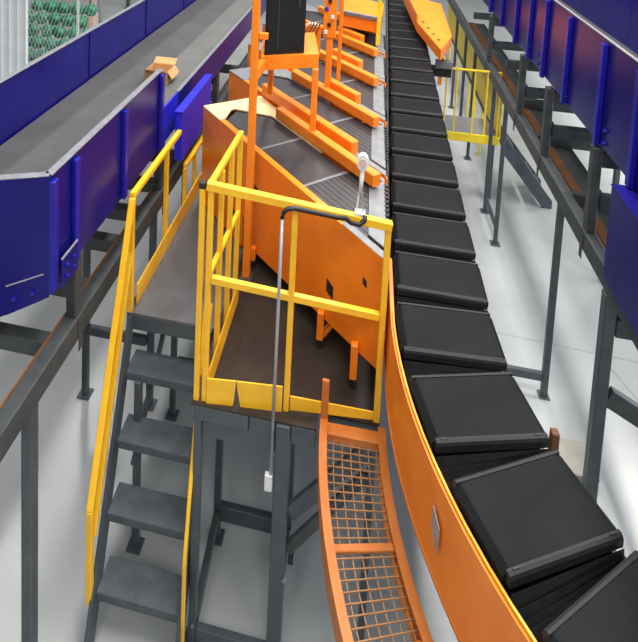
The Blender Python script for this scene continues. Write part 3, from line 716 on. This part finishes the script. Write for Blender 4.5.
# far orange chute over the straight run, right side
oc = thing('far_chute', 'orange angled chute beyond the carriers beside the yellow walkway', 'chute', (1.1, 8.6, 2.3))
P0 = [at(417, 22, 2.75), at(441, 50, 2.75), at(452, 36, 2.75), at(441, 4, 2.75), at(404, -6, 2.75)]
prism('chute_body', P0, (0, 0, -.14), 'orange', oc)
q0 = at(441, 50, 2.60); q1 = at(452, 36, 2.6)
bar('chute_leg', (q0.x + .02, q0.y + .06, 2.1), (q0.x + .02, q0.y + .06, 2.6), .05, .05, 'orange2', oc)
box('roller', (q0.x - .06, q0.y - .05, 2.36), (q0.x + .16, q0.y + .04, 2.46), 'plate', oc)
box('drive_box', (q0.x - .10, q0.y + .02, 2.22), (q0.x + .16, q0.y + .12, 2.35), 'rubber', oc)
for i in range(4):
    a_ = at(420 + 5 * i, 22 + 6 * i, 2.76); box('bolt_head', (a_.x + .03, a_.y + .02, 2.752), (a_.x + .07, a_.y + .06, 2.762), 'rubber', oc)
bar('chute_wall', P0[4] + Vector((0, 0, .06)), P0[0] + Vector((0, 0, .06)), .02, .12, 'orange2', oc)
# far left feeding chute at the head of the straight run
hc = thing('head_chute', 'orange chute with grey lip at the far end of the induct row', 'chute', at(360, 10, 2.7))
h0, h1, h2, h3 = at(342, 14, 3.0), at(381, 22, 3.0), at(384, 4, 3.0), at(346, -6, 3.0)
prism('chute_body', [h0, h1, h2, h3], (0, 0, -.16), 'orange', hc)
bar('lip', h0 + Vector((0, 0, .03)), h1 + Vector((0, 0, .03)), .05, .05, 'plate', hc)
yp = at(378, 30, 2.9); box('marker_post', (yp.x - .02, yp.y - .03, 2.7), (yp.x + .03, yp.y + .03, 3.6), 'pale_yellow', hc)

# ------------------------------------------------------------------ background left: fence, sacks, cartons
fe = thing('wire_fence', 'diagonal wire mesh fence in front of green sacks', 'fence', (-8.0, 11.35, 0))
FYY = 11.35
bm = bmesh.new()
x = -9.0
while x < -6.3:
    for s in (-1, 1):
        p = Vector((x, FYY, .05)); q = Vector((x + s * .9, FYY, 2.3)); bm_bar(bm, p, q, .006, .006)
    x += .085
mo = mobj('mesh_panel', bm, 'wire', fe); mo['kind'] = 'stuff'
for xx in (-7.6, -6.15): box('fence_post', (xx - .025, FYY - .03, 0), (xx + .025, FYY + .02, 2.35), 'wire', fe)
bar('fence_rail', (-9.0, FYY, 2.33), (-6.15, FYY, 2.33), .04, .04, 'wire', fe); bar('fence_rail', (-9.0, FYY, .04), (-6.15, FYY, .04), .04, .04, 'wire', fe)
rnd = random.Random(3)
def sack(loc, sx, sy, sz, seed):
    bm = bmesh.new(); bmesh.ops.create_icosphere(bm, subdivisions=3, radius=1.0)
    r2 = random.Random(seed); ph = [r2.uniform(0, 6) for _ in range(6)]
    for v in bm.verts:
        c = v.co; k = 1 + .16 * math.sin(4 * c.x + ph[0]) * math.sin(4 * c.z + ph[1]) + .10 * math.sin(7 * c.y + ph[2] + 5 * c.z) + .08 * math.sin(11 * c.x + ph[3] + 6 * c.z)
        v.co = Vector((c.x * sx * k, c.y * sy * k, max(c.z * sz * k, -sz * .8)))
    bmesh.ops.translate(bm, verts=bm.verts, vec=Vector(loc) + Vector((0, 0, sz * .8)))
    return mobj('green_sack', bm, 'green', None, smooth=True)
n = 0
for row, (yy, zz) in enumerate(((11.62, 0), (11.82, .24), (12.02, .48), (12.22, .72), (12.42, .96), (12.62, 1.2))):
    for i in range(5):
        xx = -7.74 + .345 * i - .04 * row + .2 * (row % 2) - .03 * row + rnd.uniform(-.012, .012)
        s = sack((xx, yy + rnd.uniform(-.015, .015), zz), rnd.uniform(.148, .162), rnd.uniform(.12, .135), rnd.uniform(.155, .168), n)
        tag(s, ['full green sack on the floor behind the wire fence', 'full green sack in the second layer of the heap behind the fence', 'full green sack in the third layer of the heap behind the fence', 'full green sack in the fourth layer of the heap behind the fence', 'full green sack in the fifth layer of the heap behind the fence', 'full green sack on top of the heap behind the fence'][row], 'sack', 'green sacks behind the fence'); n += 1
for i, (px, py, s, zb) in enumerate(((88, 32, .32, 0), (90, 14, .26, 0))):
    p = at(px, py, 0)
    cbx = thing('pink_carton', ['pale pink carton on the floor right of the green sacks', 'smaller pale pink carton standing behind the other one'][i], 'carton', (p.x, p.y, 0), 'cartons beside the sacks')
    box('body', (p.x - s / 2, p.y, 0), (p.x + s / 2, p.y + s, .5), 'pink', cbx, bev=.01)
    box('tape', (p.x - .03, p.y - .003, .1), (p.x + .03, p.y - .0005, .48), 'rubber' if i == 1 else 'card', cbx, bev=0)
for i, px in enumerate((99, 128)):
    p = at(px, 22 - 14 * i, 0)
    po = thing('hall_post', ['slim grey post on the pale floor behind the cartons', 'slim grey post farther off on the pale floor'][i], 'post', (p.x, p.y, 0), 'slim hall posts')
    box('post', (p.x - .05, p.y - .05, .012), (p.x + .05, p.y + .05, 3.2), 'steel' if i else 'pipe', po); box('foot_plate', (p.x - .12, p.y - .12, 0), (p.x + .12, p.y + .12, .012), 'steel', po)
# leftover box on the floor beside the bend
p = at(572, 482, 0)
wp = thing('grey_bin', 'beige grey bin on the floor beside the dark conveyor post', 'bin', (p.x, p.y, 0))
bm = bmesh.new(); bm_hex(bm, [(p.x - .12, p.y - .1, 0), (p.x + .1, p.y - .1, 0), (p.x + .1, p.y + .12, 0), (p.x - .12, p.y + .12, 0), (p.x - .15, p.y - .13, .2), (p.x + .13, p.y - .13, .2), (p.x + .13, p.y + .15, .2), (p.x - .15, p.y + .15, .2)], .01)
mobj('body', bm, 'bin', wp); box('rim', (p.x - .165, p.y - .145, .201), (p.x + .145, p.y + .165, .222), 'bin', wp)
